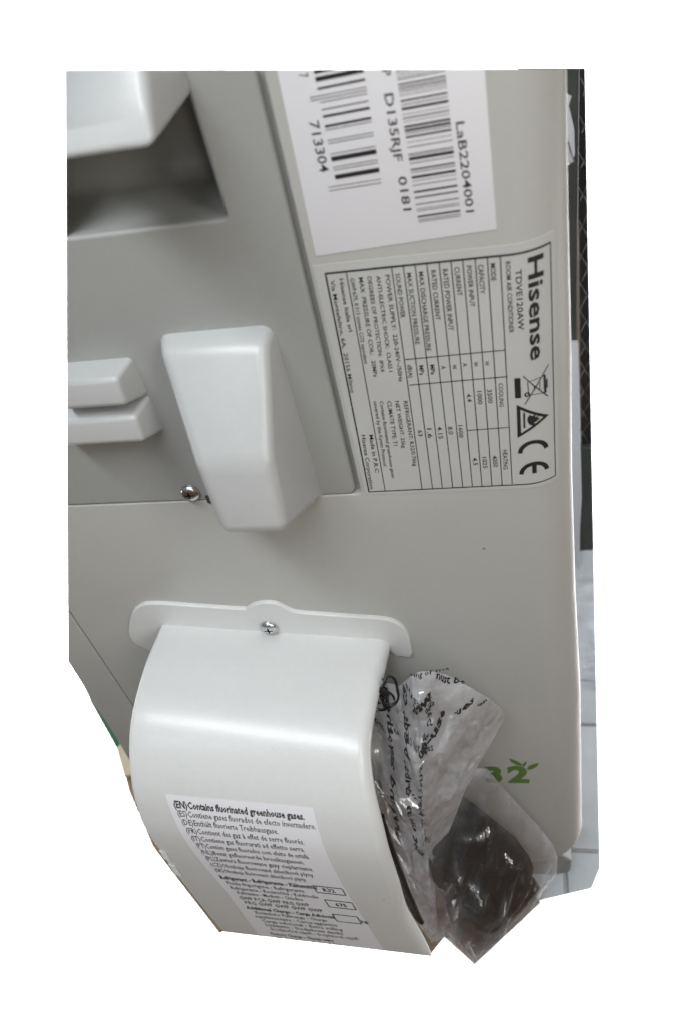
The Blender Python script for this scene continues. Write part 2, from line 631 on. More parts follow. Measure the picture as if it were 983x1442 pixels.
BARS_B= [(-77.8, 0.24), (-78.6, 0.16), (-79.4, 0.16), (-80.1, 0.24), (-81.5, 0.41), (-82.4, 0.33), (-83.1, 0.24), (-83.8, 0.16), (-84.6, 0.16), (-86.1, 0.49), (-87.2, 0.24), (-88.4, 0.73), (-90.0, 0.16), (-91.1, 0.33), (-92.1, 0.16), (-93.6, 0.65), (-94.7, 0.73), (-95.6, 0.24), (-96.7, 0.57), (-98.3, 0.16), (-99.8, 0.24), (-101.9, 0.24), (-102.4, 0.16), (-103.4, 0.98), (-104.8, 0.24), (-106.8, 0.49), (-107.7, 0.24), (-109.3, 0.81), (-110.5, 0.16), (-111.9, 0.24), (-114.1, 0.65), (-116.0, 0.49), (-118.3, 0.33), (-119.8, 0.16), (-120.5, 0.24), (-122.5, 0.65), (-123.6, 0.24), (-124.3, 0.24)]

# ================================================================ backdrop
bm = bmesh.new()
cc = Vector((0, -250, 0)) - BACK * 4200
cs = [cc + RIGHT * sx * 2700 + UP * sy for sx, sy in ((-1, -2800), (1, -2800), (1, 3000), (-1, 3000))]
cs2 = [c - BACK * 30 for c in cs]
loft([cs, cs2], bm=bm)
tag(obj('backdrop', bm, WHITEB, smooth=False), kind='structure')

# ================================================================ the casing of the unit
XM = [(-60, 16.2), (-84, 16.6), (-135, 17.8), (-190, 19.6), (-260, 21), (-350, 24.2), (-450, 29), (-650, 34.7), (-760, 36)]
R0 = 21.0


def xmax(z):
    z = max(min(z, -60), -760)
    for (a, b), (c, d) in zip(XM, XM[1:]):
        if c <= z <= a:
            return b + (d - b) * (z - a) / (c - a)


def casy(x, z):
    dx = x - (xmax(z) - R0)
    if dx <= 0:
        return 0.0
    dx = min(dx, 20.95)
    return R0 - math.sqrt(R0 * R0 - dx * dx)


unit = thing('air_conditioner', (-60, 60, -740), 'tall grey side casing of the air conditioner carrying the printed labels and moulded vents', 'air conditioner')

# main casing: right column and lower field, groove on the left, soft roll to the right
Zs = [-60, -75, -90, -105, -120, -135, -150, -170, -190, -215, -240, -251]
left = [(-70.4, -60), (-71.6, -240)]
bm = bmesh.new()
zz = [-55 - i * 5 for i in range(0, 122)]
zz += [-663, -668, -673, -678, -682, -686, -689, -691]
rows = []
for z in zz:
    # bottom right corner of the casing is rounded
    cut = 0.0
    if z < -655:
        q = min(1.0, (-655 - z) / 37.0)
        cut = 22 * (1 - math.sqrt(max(0.0, 1 - q * q)))
    X1 = xmax(z) - cut
    xs = X1 - R0
    row = [(xs - 6, 0, z)]
    for k in range(0, 13):
        a = math.pi / 2 * k / 12
        row.append((xs + R0 * math.sin(a), R0 - R0 * math.cos(a), z))
    row.append((xs + R0, 60, z))
    rows.append(row)
loft(rows, bm=bm, closed=False)
# flat field left of the roll, as one faceted sheet with a rounded lip along the groove
col = [(xmax(z) - R0 - 6 - (22 * (1 - math.sqrt(max(0.0, 1 - min(1, (-655 - z) / 37.0) ** 2))) if z < -655 else 0), z) for z in zz]
corner = rounded([(-70.4, -55), (-72.2, -252.3), (-300, -252.3)], [0, 4.0, 0], 8)
outl = [col[0]] + corner + [(-262.5, -330), (-269.5, -520), (-272, -691)] + col[::-1][:-1]
lip = []
n_l = len(corner)
P = outl[:]
if area2(P) < 0:
    P = P[::-1]
# lip ring only along the groove: drop a rounded edge strip
for k0 in range(len(corner) - 1):
    a, b = corner[k0], corner[k0 + 1]
vsf = [bm.verts.new((x, 0, z)) for x, z in outl]
f = bm.faces.new(vsf)
tri(bm, faces=[f], ngon_method='EAR_CLIP')
# rounded lip falling into the groove
prof = []
L = len(corner)
for i, (x, z) in enumerate(corner):
    a = corner[max(i - 1, 0)]
    b = corner[min(i + 1, L - 1)]
    d = Vector((b[0] - a[0], b[1] - a[1])).normalized()
    nrm = Vector((d.y, -d.x))          # towards the groove (left / up)
    if nrm.x > 0 and abs(nrm.x) > abs(nrm.y):
        nrm = -nrm
    if abs(nrm.y) >= abs(nrm.x) and nrm.y < 0:
        nrm = -nrm
    prof.append([(x + nrm.x * 0.9 * math.sin(t), 0.9 - 0.9 * math.cos(t) + ex, z + nrm.y * 0.9 * math.sin(t)) for t, ex in
                 ((0, 0), (math.pi / 8, 0), (math.pi / 4, 0), (math.pi * 3 / 8, 0), (math.pi / 2, 0), (math.pi / 2, 3.5))])
loft(prof, bm=bm, closed=False)
bmesh.ops.remove_doubles(bm, verts=bm.verts[:], dist=0.01)
trim(bm, 'top', 'left', inside=(-30, 0, -300), fill=False)
casing = obj('casing', bm, CASE, unit)

# inner sheet seen at the bottom of the grooves
bm = plate([(-60, -50), (-60, -660), (-290, -660), (-280, -400), (-300, -246), (-78, -246), (-90, -120), (-90, -50)], 3.6, 5.0, 0)
trim(bm, 'top', 'left', inside=(-80, 0, -200))
obj('inner_frame', bm, PANEL, unit)

# lower left side strip beyond the vertical joint
bm = plate([(-263.6, -252.3), (-263.6, -330), (-270.6, -520), (-273, -640), (-318, -640), (-307, -548.4), (-303.8, -523), (-301.1, -501.4), (-297.6, -468.4), (-296.3, -440), (-293.4, -424), (-290.2, -392), (-296, -252.3)], 0.0, 3.4, 0.35)
trim(bm, 'left', inside=(-200, 0, -330))
obj('side_strip', bm, CASE, unit)

# foot of the casing
bm = plate(rounded([(-300, -688), (18, -688), (27, -700), (26, -724), (14, -735), (-300, -739)], [0, 6, 6, 6, 6, 0]), 5.0, 60, 2.0)
obj('base_tray', bm, mat('grey_green_base', (0.33, 0.35, 0.34), 0.5, mott=0.3, mscale=30), unit)

# ---------------------------------------------------------------- service panel with the grip recess
P = [(-73.6, -50), (-75.4, -250.8), (-330, -250.8), (-330, -115.2), (-96.0, -115.2), (-96.0, -50)]
P = rounded(P, [0, 4.5, 0, 0, 2.0, 0], 8)
bm = plate(P, -0.4, 4, 1.6, 6)
trim(bm, 'top', 'left', inside=(-85, 0, -200))
panel = obj('service_panel', bm, PANEL, unit)
# recess: back, floor and side, plus unseen caps added to block light
bm = bmesh.new()
DR = 42
prof = [(0.8, -115.6)]
for k in range(7):
    a = math.pi / 2 * k / 6
    prof.append((DR - 8 + 8 * math.sin(a), -115.6 + 8 - 8 * math.cos(a)))
prof.append((DR, -30))
loft([[(x, y, z) for y, z in prof] for x in (-330, -97)], bm=bm, closed=False, cap=False)
q = [(-96.4, 1, -30), (-96.4, 1, -115.6), (-96.8, DR, -115.6), (-96.8, DR, -30)]
bm.faces.new([bm.verts.new(p) for p in q])
def top_z(x, y):
    k = (250 + y) / 250
    return k * (-63.1 + (x / k + 132.3) * (-21.7 / 152.8)) - 0.15
def left_x(y, z):
    k = (250 + y) / 250
    return k * (-132.3 + (z / k + 63.1) * (158.1 / 329.8)) + 0.15
def corner_pt(y):
    k = (250 + y) / 250
    return (-132.3 * k + .15, y, -63.1 * k - .15)
bm.faces.new([bm.verts.new(p) for p in (corner_pt(-3), (-96.4, -3, top_z(-96.4, -3)), (-96.8, DR, top_z(-96.8, DR)), corner_pt(DR))])  # unseen top cap, edge-on, added to keep light from above out
bm.faces.new([bm.verts.new(p) for p in (corner_pt(1), corner_pt(DR), (left_x(DR, -115.6), DR, -115.6), (left_x(1, -115.6), 1, -115.6))])  # unseen left cap, likewise added to block light
bmesh.ops.recalc_face_normals(bm, faces=bm.faces)
trim(bm, 'top', 'left', inside=(-100, 10, -100), fill=False)
obj('grip_recess', bm, PANEL, unit)


# wedge shaped mouldings: profile in (y, z), right end and left end with draft
def fillet_prof(P, radii, seg=6):
    return rounded(P, radii, seg)


def moulding(prof, xl, xr, dl, dr, rnd, m, name, tr=(), wall_y=2.5):
    """wedge with profile (y out negative, z); ends drafted by dl / dr mm per mm of height, all free edges rounded by rnd"""
    bm = bmesh.new()
    S = []
    for sd in (0, 1):
        S.append([((xl + dl * max(0, -y)) if sd == 0 else (xr - dr * max(0, -y)), y, z) for y, z in prof])
    loft(S, bm=bm)
    bm.normal_update()
    ed = [e for e in bm.edges if not (e.verts[0].co.y > wall_y and e.verts[1].co.y > wall_y)]
    bmesh.ops.bevel(bm, geom=ed, offset=rnd, segments=6, affect='EDGES', profile=0.5, clamp_overlap=True)
    if tr:
        trim(bm, *tr, inside=(-150, 0, -220))
    return obj(name, bm, m, unit, ang=60)


# grip over the recess
moulding([(3, -20), (-4, -30), (-33.0, -66.5), (-38.0, -76), (3, -76)], -260, -95.0, 0, 0.02, 3.2, LIP, 'grip_lip', ('top', 'left'))
# tall wedge block over the joint
moulding([(3, -157.5), (-9.5, -159.5), (-36.0, -196), (-43.0, -229), (3, -255)], -139.5, -91.0, 0.38, 0.10, 4.8, LIP, 'wedge_block')
# two louvres
for z in (0, -19.6):
    zt, zb = -168.0 + z, -187.0 + z
    moulding([(3, zt + 0.8), (-13.5, zt + 0.2), (-15.2, zb + 6.8), (3, zb - 1.2)], -250, -152.6, 0, 0.22, 2.2, LIP, 'louvre', ('left',))


def screw(name, x, z, y0, r, parent):
    """pan head screw with a cross recess, axis out of the wall"""
    bm = bmesh.new()
    rings = []
    for rr, yy in ((r, 0), (r * 1.0, -0.8), (r * .93, -1.7), (r * .75, -2.5), (r * .5, -2.9)):
        rings.append([(x + rr * math.cos(2 * math.pi * k / 32), y0 + yy, z + rr * math.sin(2 * math.pi * k / 32)) for k in range(32)])
    V = [[bm.verts.new(p) for p in s] for s in rings]
    for a, b in zip(V, V[1:]):
        for i in range(32):
            bm.faces.new((a[i], a[(i + 1) % 32], b[(i + 1) % 32], b[i]))
    # cross recess: star outline bridged down to a point, its shade painted black
    star = []
    for k in range(32):
        a = 2 * math.pi * k / 32 + 0.35
        m4 = (k % 8)
        rr = r * (.46 if m4 in (0, 7, 1) else .17 if m4 in (3, 4, 5) else .26)
        star.append((x + rr * math.cos(a - .35), y0 - 2.95, z + rr * math.sin(a - .35)))
    S1 = [bm.verts.new(p) for p in star]
    S2 = [bm.verts.new((x + (p[0] - x) * .55, y0 - 0.9, z + (p[2] - z) * .55)) for p in star]
    for i in range(32):
        j = (i + 1) % 32
        bm.faces.new((V[-1][i], V[-1][j], S1[j], S1[i]))
        bm.faces.new((S1[i], S1[j], S2[j], S2[i])).material_index = 1
    bm.faces.new(S2).material_index = 1
    return obj(name, bm, [STEEL, RUBBER], parent)


screw('screw', -154.3, -244.4, -0.6, 4.7, unit)
bm = plate(rounded([(-148.5, -247.5), (-148.5, -253), (-141, -253), (-141, -247.5)], 1), -0.6, 0, 0.2)
obj('notch_shade', bm, DARKG, unit)  # dark plate laid on the joint, shade of a notch put into colour

# ---------------------------------------------------------------- labels stuck to the casing
def side_place(a, e, cap, lift):
    ax, az = a
    ex, ez = e
    def f(t, h):
        x = ax + (ex - ax) * t + cap * h
        z = az + (ez - az) * t
        return (x, -lift, z)
    return f


pl = lambda lift: (lambda x, z: (x, -lift, z))
# barcode sticker
bm = plate([(-66.9, -60), (-68.5, -132.6), (-6.2, -130.0), (-7.6, -60)], -0.25, 0, 0.08, 2)
trim(bm, 'top', inside=(-30, 0, -120))
sticker = obj('barcode_label', bm, PAPER, unit)
bm = bmesh.new()
for s, x0, z0, x1, z1, cap, b in BARCODE_TEXT:
    letter(bm, s, side_place((x0, z0), (x1, z1), cap, 0.33), 1)
for z, t, lng in BARS_A:
    x0, x1 = (-59.1 if lng else -56.3), -41.7
    strip(bm, (x0, z), (x1, z + 0.55), t, pl(0.33), 1)
for z, t in BARS_B:
    x0 = -32.4 + (z + 78) / -44.5 * 0.8
    strip(bm, (x0, z), (x0 + 14.0, z + 0.45), t, pl(0.33), 1)
trim(bm, 'top', inside=(-30, 0, -120), fill=False)
obj('barcode_print', bm, INK, sticker, smooth=False)

# rating plate: clear film with a printed frame
NPc = [(-5.6, -139.3), (11.1, -139.6), (12.9, -248.9), (-5.4, -248.7)]
P = [(-70.2, -136.2)]
top = [(x, -136.0) for x in (-40, -5, -1, 2, 4, 6, 8, 10, 11.5, 12.6)]
bot = [(x, -251.6) for x in (14.4, 12.5, 11, 9, 7, 5, 3, 1, -2, -40)]
bm = bmesh.new()
xsn = [-70.4, -60, -50, -40, -30, -20, -12, -6, -3, -1.5, 0, 1.5, 3, 4.5, 6, 7.5, 9, 10.5, 11.8, 12.6]
G = []
for k in range(25):
    z = -136 - 115.6 * k / 24
    sh = 1.8 * k / 24
    G.append([(x + (sh if x > 8 else -sh * .4 if x < -60 else sh * max(0, x) / 8), 0, z) for x in xsn])
V = [[bm.verts.new((x, casy(x, z) - 0.22, z)) for x, y, z in r] for r in G]
for a, b in zip(V, V[1:]):
    for i in range(len(xsn) - 1):
        bm.faces.new((a[i], a[i + 1], b[i + 1], b[i]))
ret = bmesh.ops.extrude_face_region(bm, geom=bm.faces[:])
for g in ret['geom']:
    if isinstance(g, bmesh.types.BMVert):
        g.co.y += 0.2
plate_o = obj('rating_plate', bm, FOIL, unit)
bm = bmesh.new()
LI = 0.0
for s, x0, z0, x1, z1, cap, b in NAMEPLATE_TEXT:
    letter(bm, s, side_place((x0, z0), (x1, z1), cap, LI), b if b > 1 else 2 if b else 1.3)
VL = [(-59.0, -139.7, -61.8, -249.5), (-42.8, -140.0, -45.1, -249.7), (-38.7, -140.0, -40.4, -249.6), (-34.6, -139.9, -36.0, -249.6), (-30.5, -139.9, -31.4, -249.5), (-26.3, -139.9, -27.0, -249.4), (-22.2, -139.9, -22.8, -249.4), (-18.2, -139.8, -18.6, -249.1), (-14.0, -139.5, -14.3, -249.1), (-9.9, -139.5, -9.9, -248.8), (-5.6, -139.3, -5.6, -248.5)]
for x0, z0, x1, z1 in VL:
    strip(bm, (x0, z0), (x1, z1), 0.36, pl(LI), 4)
for x0, z0, x1, z1 in [(-43.2, -178.9, -5.5, -178.1), (-43.3, -191.2, -5.1, -190.4), (-22.4, -216.4, -5.6, -216.0)]:
    strip(bm, (x0, z0), (x1, z1), 0.42, pl(LI + .02), 4)
for A, B, t in (((-66.5, -139.5), (11.1, -139.6), .75), ((11.1, -139.4), (12.9, -249.1), .34), ((12.9, -248.9), (-69.3, -249.7), .6), ((-69.3, -249.9), (-66.5, -139.2), .6)):
    strip(bm, A, B, t, pl(LI + .03), 30)
# solid bar under the bin sign
strip(bm, (-1.6, -191.5), (-1.6, -201.3), 2.3, pl(LI), 2)
# warning triangle with flame, apex to the right
T = [(-2.3, -204.6), (-2.5, -222.0), (10.3, -213.2)]
Ti = [(-0.9, -207.2), (-1.0, -219.6), (8.0, -213.2)]
for i in range(3):
    j = (i + 1) % 3
    poly(bm, [T[i], T[j], Ti[j], Ti[i]], pl(LI))
strip(bm, (0.5, -208.9), (0.4, -216.9), 0.75, pl(LI), 2)
fl = [(1.6, -212.9), (2.2, -215.2), (3.6, -216.2), (5.0, -215.8), (4.3, -214.9), (5.4, -214.4), (6.9, -213.2), (5.8, -213.0), (6.2, -211.7), (4.9, -212.2), (4.9, -210.7), (3.7, -211.2), (2.6, -210.4), (1.9, -211.4)]
poly(bm, fl, pl(LI))
poly(bm, [(2.3, -212.9), (2.7, -213.9), (3.6, -213.9), (4.2, -213.0), (3.2, -212.2)], pl(LI + .01))


def arc(cx, cz, ro, ri, a0, a1, n=14, sx=1.0):
    for k in range(n):
        A, B = (math.radians(a0 + (a1 - a0) * q / n) for q in (k, k + 1))
        poly(bm, [(cx + sx * ro * math.cos(A), cz + ro * math.sin(A)), (cx + sx * ro * math.cos(B), cz + ro * math.sin(B)), (cx + sx * ri * math.cos(B), cz + ri * math.sin(B)), (cx + sx * ri * math.cos(A), cz + ri * math.sin(A))], pl(LI))


arc(3.7, -231.0, 6.9, 4.9, 0 + 6, 180 - 2, sx=0.92)
arc(3.9, -243.2, 6.9, 4.9, 0 + 6, 180 - 2, sx=0.92)
strip(bm, (4.0, -237.5), (4.0, -243.0), 1.9, pl(LI), 2)
# crossed-out bin, lying on its side
for A, B, t in (((0.6, -190.8), (9.9, -203.6), .42), ((10.2, -188.6), (0.9, -204.6), .42), ((2.2, -194.0), (8.6, -192.9), .3), ((2.5, -200.2), (8.9, -201.2), .3), ((2.2, -194.0), (2.5, -200.2), .35), ((8.6, -192.6), (8.9, -201.5), .9), ((9.5, -195.0), (9.6, -199.4), .5), ((4.6, -196), (4.7, -198.8), .25), ((6.8, -195.4), (6.8, -199.2), .3)):
    strip(bm, A, B, t, pl(LI + .02), 2)
arc(1.9, -200.0, 1.15, 0.45, 0, 360, 12)
lay(bm, 0.30)
obj('rating_print', bm, INK, plate_o, smooth=False)

# green refrigerant sign: numerals and sprig of leaves
bm = bmesh.new()
def upl(x0, z0, x1, z1, cap, lift=0.12):
    return lambda t, h: (x0 + (x1 - x0) * t, -lift, z0 + (z1 - z0) * t + cap * h)
letter(bm, '3', upl(-34.6, -544.0, -22.8, -543.2, 22.5), 6, 4)
letter(bm, '2', upl(-19.2, -543.0, -4.4, -541.9, 23.5), 6, 4)
def leaf(a, b, wd):
    a, b = Vector(a), Vector(b)
    d = b - a
    nn = Vector((-d.y, d.x)).normalized()
    up_, lo = [], []
    for k in range(9):
        t = k / 8
        s = math.sin(math.pi * t ** 0.85) * wd
        up_.append(tuple(a + d * t + nn * s))
        lo.append(tuple(a + d * t - nn * s * .7))
    poly(bm, up_ + lo[1:-1][::-1], pl(0.12))
leaf((-8.2, -518.0), (-17.4, -507.0), 2.6)
leaf((-5.4, -523.5), (2.4, -512.5), 2.7)
leaf((-8.2, -519.5), (-5.6, -510.0), 1.2)
obj('refrigerant_sign', bm, GREENP, unit, smooth=False)

# ================================================================ pipe cover
hood = thing('pipe_cover', (-143, -60, -640), 'curved off-white plastic pipe cover screwed to the casing, with a multilingual gas sticker', 'pipe cover')
HP = [(-1.5, -349.4), (-4, -349.2), (-28, -346.5), (-52, -348.5), (-70, -355.5), (-86, -371), (-96, -390), (-102, -414), (-106, -460), (-109.5, -545), (-112, -640)]


def crom(P, n=12):
    out = []
    P = [Vector(p) for p in P]
    for i in range(len(P) - 1):
        p0, p1, p2, p3 = P[max(i - 1, 0)], P[i], P[i + 1], P[min(i + 2, len(P) - 1)]
        for k in range(n):
            t = k / n
            out.append(.5 * ((2 * p1) + (-p0 + p2) * t + (2 * p0 - 5 * p1 + 4 * p2 - p3) * t * t + (-p0 + 3 * p1 - 3 * p2 + p3) * t ** 3))
    out.append(P[-1])
    return out


HD = crom(HP)
HS = [-1.5]
for a, b in zip(HD, HD[1:]):
    HS.append(HS[-1] + (b - a).length)


def hoodp(x, s, lift=0.0):
    s = max(HS[0], min(HS[-1] - .01, s))
    lo, hi = 0, len(HS) - 1
    while hi - lo > 1:
        m_ = (lo + hi) // 2
        if HS[m_] <= s: lo = m_
        else: hi = m_
    t = (s - HS[lo]) / (HS[hi] - HS[lo])
    p = HD[lo].lerp(HD[hi], t)
    d = (HD[min(hi + 2, len(HD) - 1)] - HD[max(lo - 2, 0)]).normalized()
    n = Vector((d.y, -d.x))         # (y, z) normal pointing out / up
    if n.x > 0: n = -n
    if abs(d.x) > .7 and n.y < 0: n = -n
    return Vector((x, p.x + n.x * lift, p.y + n.y * lift - 0.12 * (x + 206)))


XR = [(-2, -78.3), (6, -77.6), (27, -79.3), (43, -82.6), (66, -82.3), (83, -80.6), (112, -77.6), (160, -74), (260, -71.6), (400, -71)]


XRC = crom([(-6, -77.0), (-2, -77.0), (20, -78.2), (45, -80.8), (66, -82.0), (86, -80.6), (112, -77.8), (160, -76.2), (205, -76.6), (245, -73.2), (290, -71.0), (400, -70), (420, -70)], 10)


def xr(s):
    for a, b in zip(XRC, XRC[1:]):
        if a.x <= s <= b.x:
            return a.y + (b.y - a.y) * (s - a.x) / max(1e-6, b.x - a.x)
    return XRC[-1].y


bm = bmesh.new()
NS = 90
rows = []
s_list = [-1.2 + (290 + 1.2) * (k / NS) ** 1.15 for k in range(NS + 1)]
for s in s_list:
    XL, XRR = -209.0 + 2.6 * min(1, max(0, (s - 120) / 50)), xr(s)
    r = 6.0
    row = []
    TH = 2.2
    # outer skin with rolled edges, then inner skin back
    for k in range(6, -1, -1):
        a = math.pi / 2 * k / 6
        row.append(hoodp(XL + 2.5 - 2.5 * math.sin(a), s, -(2.5 - 2.5 * math.cos(a))))
    for k in range(1, 12):
        row.append(hoodp(XL + 2.5 + (XRR - r - XL - 2.5) * k / 12, s, 0))
    for k in range(0, 8):
        a = math.pi / 2 * k / 7
        row.append(hoodp(XRR - r + r * math.sin(a), s, -(r - r * math.cos(a))))
    row.append(hoodp(XRR - .6, s, -r - 1.2))
    row.append(hoodp(XRR - 2.6, s, -r + .2))
    row.append(hoodp(XRR - 7.5, s, -2.8))
    for k in range(8, -1, -1):
        row.append(hoodp(XL + 2.5 + (XRR - 9 - XL - 2.5) * k / 9, s, -2.4))
    rows.append(row)
loft(rows, bm=bm)
# trim to the edge line of the lower end (two slanted cuts)
EDGE['hood_left'] = ((-355.0, 0, -707.1), (-372.8, 0, -972.6))
EDGE['hood_low'] = ((-372.8, 0, -972.6), (-125.9, 0, -1000.0))
EDGE['hood_right'] = ((-125.9, 0, -1000.0), (-101.0, 0, -919.2))
trim(bm, 'hood_left', 'hood_low', inside=(-200, 0, -700))
obj('cover_shell', bm, HOODM, hood, ang=50)
# closed cheek on the far side of the cover
ck = [(-206.5, p.x, p.y - 2) for p in HD[3::4] if p.y > -600] + [(-206.5, -1, -600)]
bm = bmesh.new()
cf = [bm.verts.new(p) for p in ck]
cb = [bm.verts.new((p[0] + 2, p[1], p[2])) for p in ck]
n = len(ck)
for i in range(n):
    bm.faces.new((cf[i], cf[(i + 1) % n], cb[(i + 1) % n], cb[i]))
tri(bm, faces=[bm.faces.new(cf), bm.faces.new(cb[::-1])], ngon_method='EAR_CLIP')
trim(bm, 'hood_left', 'hood_low', inside=(-200, 0, -700))
obj('cover_cheek', bm, HOODM, hood)
# flange
fl_pts = [(-226, -377), (-232.5, -370), (-233.8, -362), (-229.5, -350.5), (-223, -339), (-216.5, -332.5), (-206.4, -329.4), (-180, -332.4), (-155.4, -335.4), (-151.5, -334.3), (-147, -331.6), (-140.7, -329.9), (-134.5, -330.6), (-130.0, -334.4), (-126.0, -338.0), (-120, -339.7), (-98, -342.6), (-80, -344.9), (-73.0, -347.2), (-68.6, -351.8), (-66.2, -358), (-65.4, -366), (-65.8, -379)]
fo = [tuple(p) for p in crom(fl_pts, 5)] + [(-67.2, -382.3), (-75.6, -381.2), (-79, -374.5), (-206, -362)]
bm = plate(fo, -2.4, 0, 0.9, 5)
obj('flange', bm, HOODM, hood, ang=45)
screw('screw', -143.2, -351.8, -2.4, 5.2, hood)
# little white strips on the rim
bm = bmesh.new()
for a, b in ((146, 158), (162, 178)):
    q = [hoodp(-206.3, a, .4), hoodp(-203.0, a + 2, .4), hoodp(-203.2, b, .5), hoodp(-206.4, b - 2, .4)]
    f = bm.faces.new([bm.verts.new(p) for p in q])
ret = bmesh.ops.extrude_face_region(bm, geom=bm.faces[:])
for g in ret['geom']:
    if isinstance(g, bmesh.types.BMVert):
        g.co.y -= 0.3
obj('rim_strip', bm, mat('white_strip', (0.8, 0.8, 0.8), 0.4), hood)

# sticker on the cover, in (across, along) of the curved shell
def sx(q, s):
    """q 0..1 between the sticker's left and right edge at arc length s"""
    t = max(0, (s - 98) / 165)
    l = -190.4 + 9.5 * min(1, t * 1.6) * (1 if t < 1 else 1)
    r = -111.7 + 12.3 * min(1.05, t)
    return l + (r - l) * q


def sl(q, s):
    """line slant: lower on the right"""
    return s + (-0.5) * q


bm = bmesh.new()
NR, NC = 60, 14
V = [[bm.verts.new(hoodp(sx(q / NC, s), sl(q / NC, s), 0.28)) for q in range(NC + 1)] for s in [98.3 + 182 * k / NR for k in range(NR + 1)]]
for a, b in zip(V, V[1:]):
    for i in range(NC):
        bm.faces.new((a[i], a[i + 1], b[i + 1], b[i]))
ret = bmesh.ops.extrude_face_region(bm, geom=bm.faces[:])
for g in ret['geom']:
    if isinstance(g, bmesh.types.BMVert):
        g.co.y += 0.12
        g.co.z -= 0.12
trim(bm, 'hood_left', 'hood_low', inside=(-200, 0, -700))
gas = obj('gas_sticker', bm, PAPER, hood)
bm = bmesh.new()
LN = [("(EN)Contains fluorinated greenhouse gases.", 106.3, .035, .925, 4.6, 4), ("(ES)Contiene gases fluorados de efecto invernadero.", 112.2, .04, .985, 4.3, 1),
      ("(DE)Enthält fluorierte Treibhausgase.", 118.3, .045, .715, 4.3, 1), ("(FR)Contient des gaz à effet de serre fluorés.", 124.7, .05, .87, 4.4, 1),
      ("(IT)Contiene gas fluorurati ad effetto serra.", 131.3, .055, .85, 4.5, 1), ("(PT)Contém gases fluorados com efeito de estufa.", 138.0, .06, .86, 4.6, 1),
      ("(NL)Bevat gefluoreerde broeikasgassen.", 144.8, .06, .80, 4.7, 1), ("(PL)Zawiera fluorowane gazy cieplarniane.", 151.8, .06, .84, 4.8, 1),
      ("(CZ)Obsahuje fluorované skleníkové plyny.", 159.0, .06, .82, 4.8, 1), ("(SK)Obsahuje fluórované skleníkové plyny.", 166.0, .06, .74, 4.8, 1),
      ("Refrigerant - Refrigerante - Kältemittel", 175.5, .05, .78, 5.0, 4), ("Fluide frigorigène - Refrigerante", 182.5, .07, .66, 4.8, 1),
      ("Refrigerante - Koelmiddel - Kuldmedie", 189.3, .07, .74, 4.8, 1), ("Kylmäaine - Medium - Chladivo", 195.8, .09, .60, 4.8, 1),
      ("GWP PCA GWP PRG GWP", 204, .07, .62, 5.0, 2), ("PRG GWP GWP GWP GWP", 211, .09, .70, 5.0, 2),
      ("Additional Charge - Carga Adicional", 219.5, .07, .76, 5.0, 4), ("Zusätzliche Füllmenge - Charge", 226.5, .11, .68, 4.8, 1),
      ("supplémentaire - Carica aggiuntiva", 233.5, .09, .74, 4.8, 1), ("Carga adicional - Extra vulling", 240.5, .12, .76, 4.8, 1),
      ("Lisätäyttö - Dodatkowa dawka", 247.5, .13, .74, 4.8, 1), ("Dodatočná náplň - Doplnková náplň", 254.5, .15, .84, 4.8, 1),
      ("Factory Charge - Charge usine", 264, .12, .62, 4.8, 3), ("Werksfüllung - Carica di fabbrica", 271, .14, .74, 4.8, 1)]
for s, sc, q0, q1, cap, b in LN:
    letter(bm, s, (lambda sc, q0, q1, cap: (lambda t, h: hoodp(sx(q0 + (q1 - q0) * t, sc), sl(q0 + (q1 - q0) * t, sc) - cap * h, 0.42)))(sc, q0, q1, cap), b, 1)
hp = lambda q, s: hoodp(sx(q, s), sl(q, s), 0.42)
for (qa, qb, sa, sb, tx) in ((.76, .975, 171, 180, 'R32'), (.78, .985, 190, 200.5, '675'), (.765, .955, 212, 223.5, None)):
    for A, B in (((qa, sa), (qb, sa)), ((qb, sa), (qb, sb)), ((qb, sb), (qa, sb)), ((qa, sb), (qa, sa))):
        th = .0035 if A[0] == B[0] else .5
        A_, B_ = Vector(A), Vector(B)
        for k in range(5):
            a, b = A_.lerp(B_, k / 5), A_.lerp(B_, (k + 1) / 5)
            off = Vector((.0045, 0)) if A[0] == B[0] else Vector((0, .55))
            bm.faces.new([bm.verts.new(hp(*c)) for c in (a - off, b - off, b + off, a + off)])
    if tx:
        letter(bm, tx, (lambda qa, sb: (lambda t, h: hp(qa + .06 + .09 * t, sb - 2.5 - 4.8 * h)))(qa, sb), 3, 1)
letter(bm, 'kg', lambda t, h: hp(.965 + .05 * t, 221 - 4.5 * h), 3, 1)
trim(bm, 'hood_left', 'hood_low', inside=(-200, 0, -700), fill=False)
obj('gas_sticker_print', bm, INKG, gas, smooth=False)

# ================================================================ crumpled bags
def make_creases(seed, P, n, amp, rot=None):
    rd = random.Random(seed)
    xs = [p[0] for p in P]
    zs = [p[2] for p in P]
    C = []
    for _ in range(n):
        x, z = rd.uniform(min(xs), max(xs)), rd.uniform(min(zs), max(zs))
        a = rd.uniform(0, math.pi) if rot is None or rd.random() < .35 else rot + rd.gauss(0, .35)
        C.append((x, z, math.cos(a), math.sin(a), rd.uniform(8, 34), rd.uniform(1.2, 7), rd.uniform(.25, 1) * amp * rd.choice((1, 1, -1))))
    return C


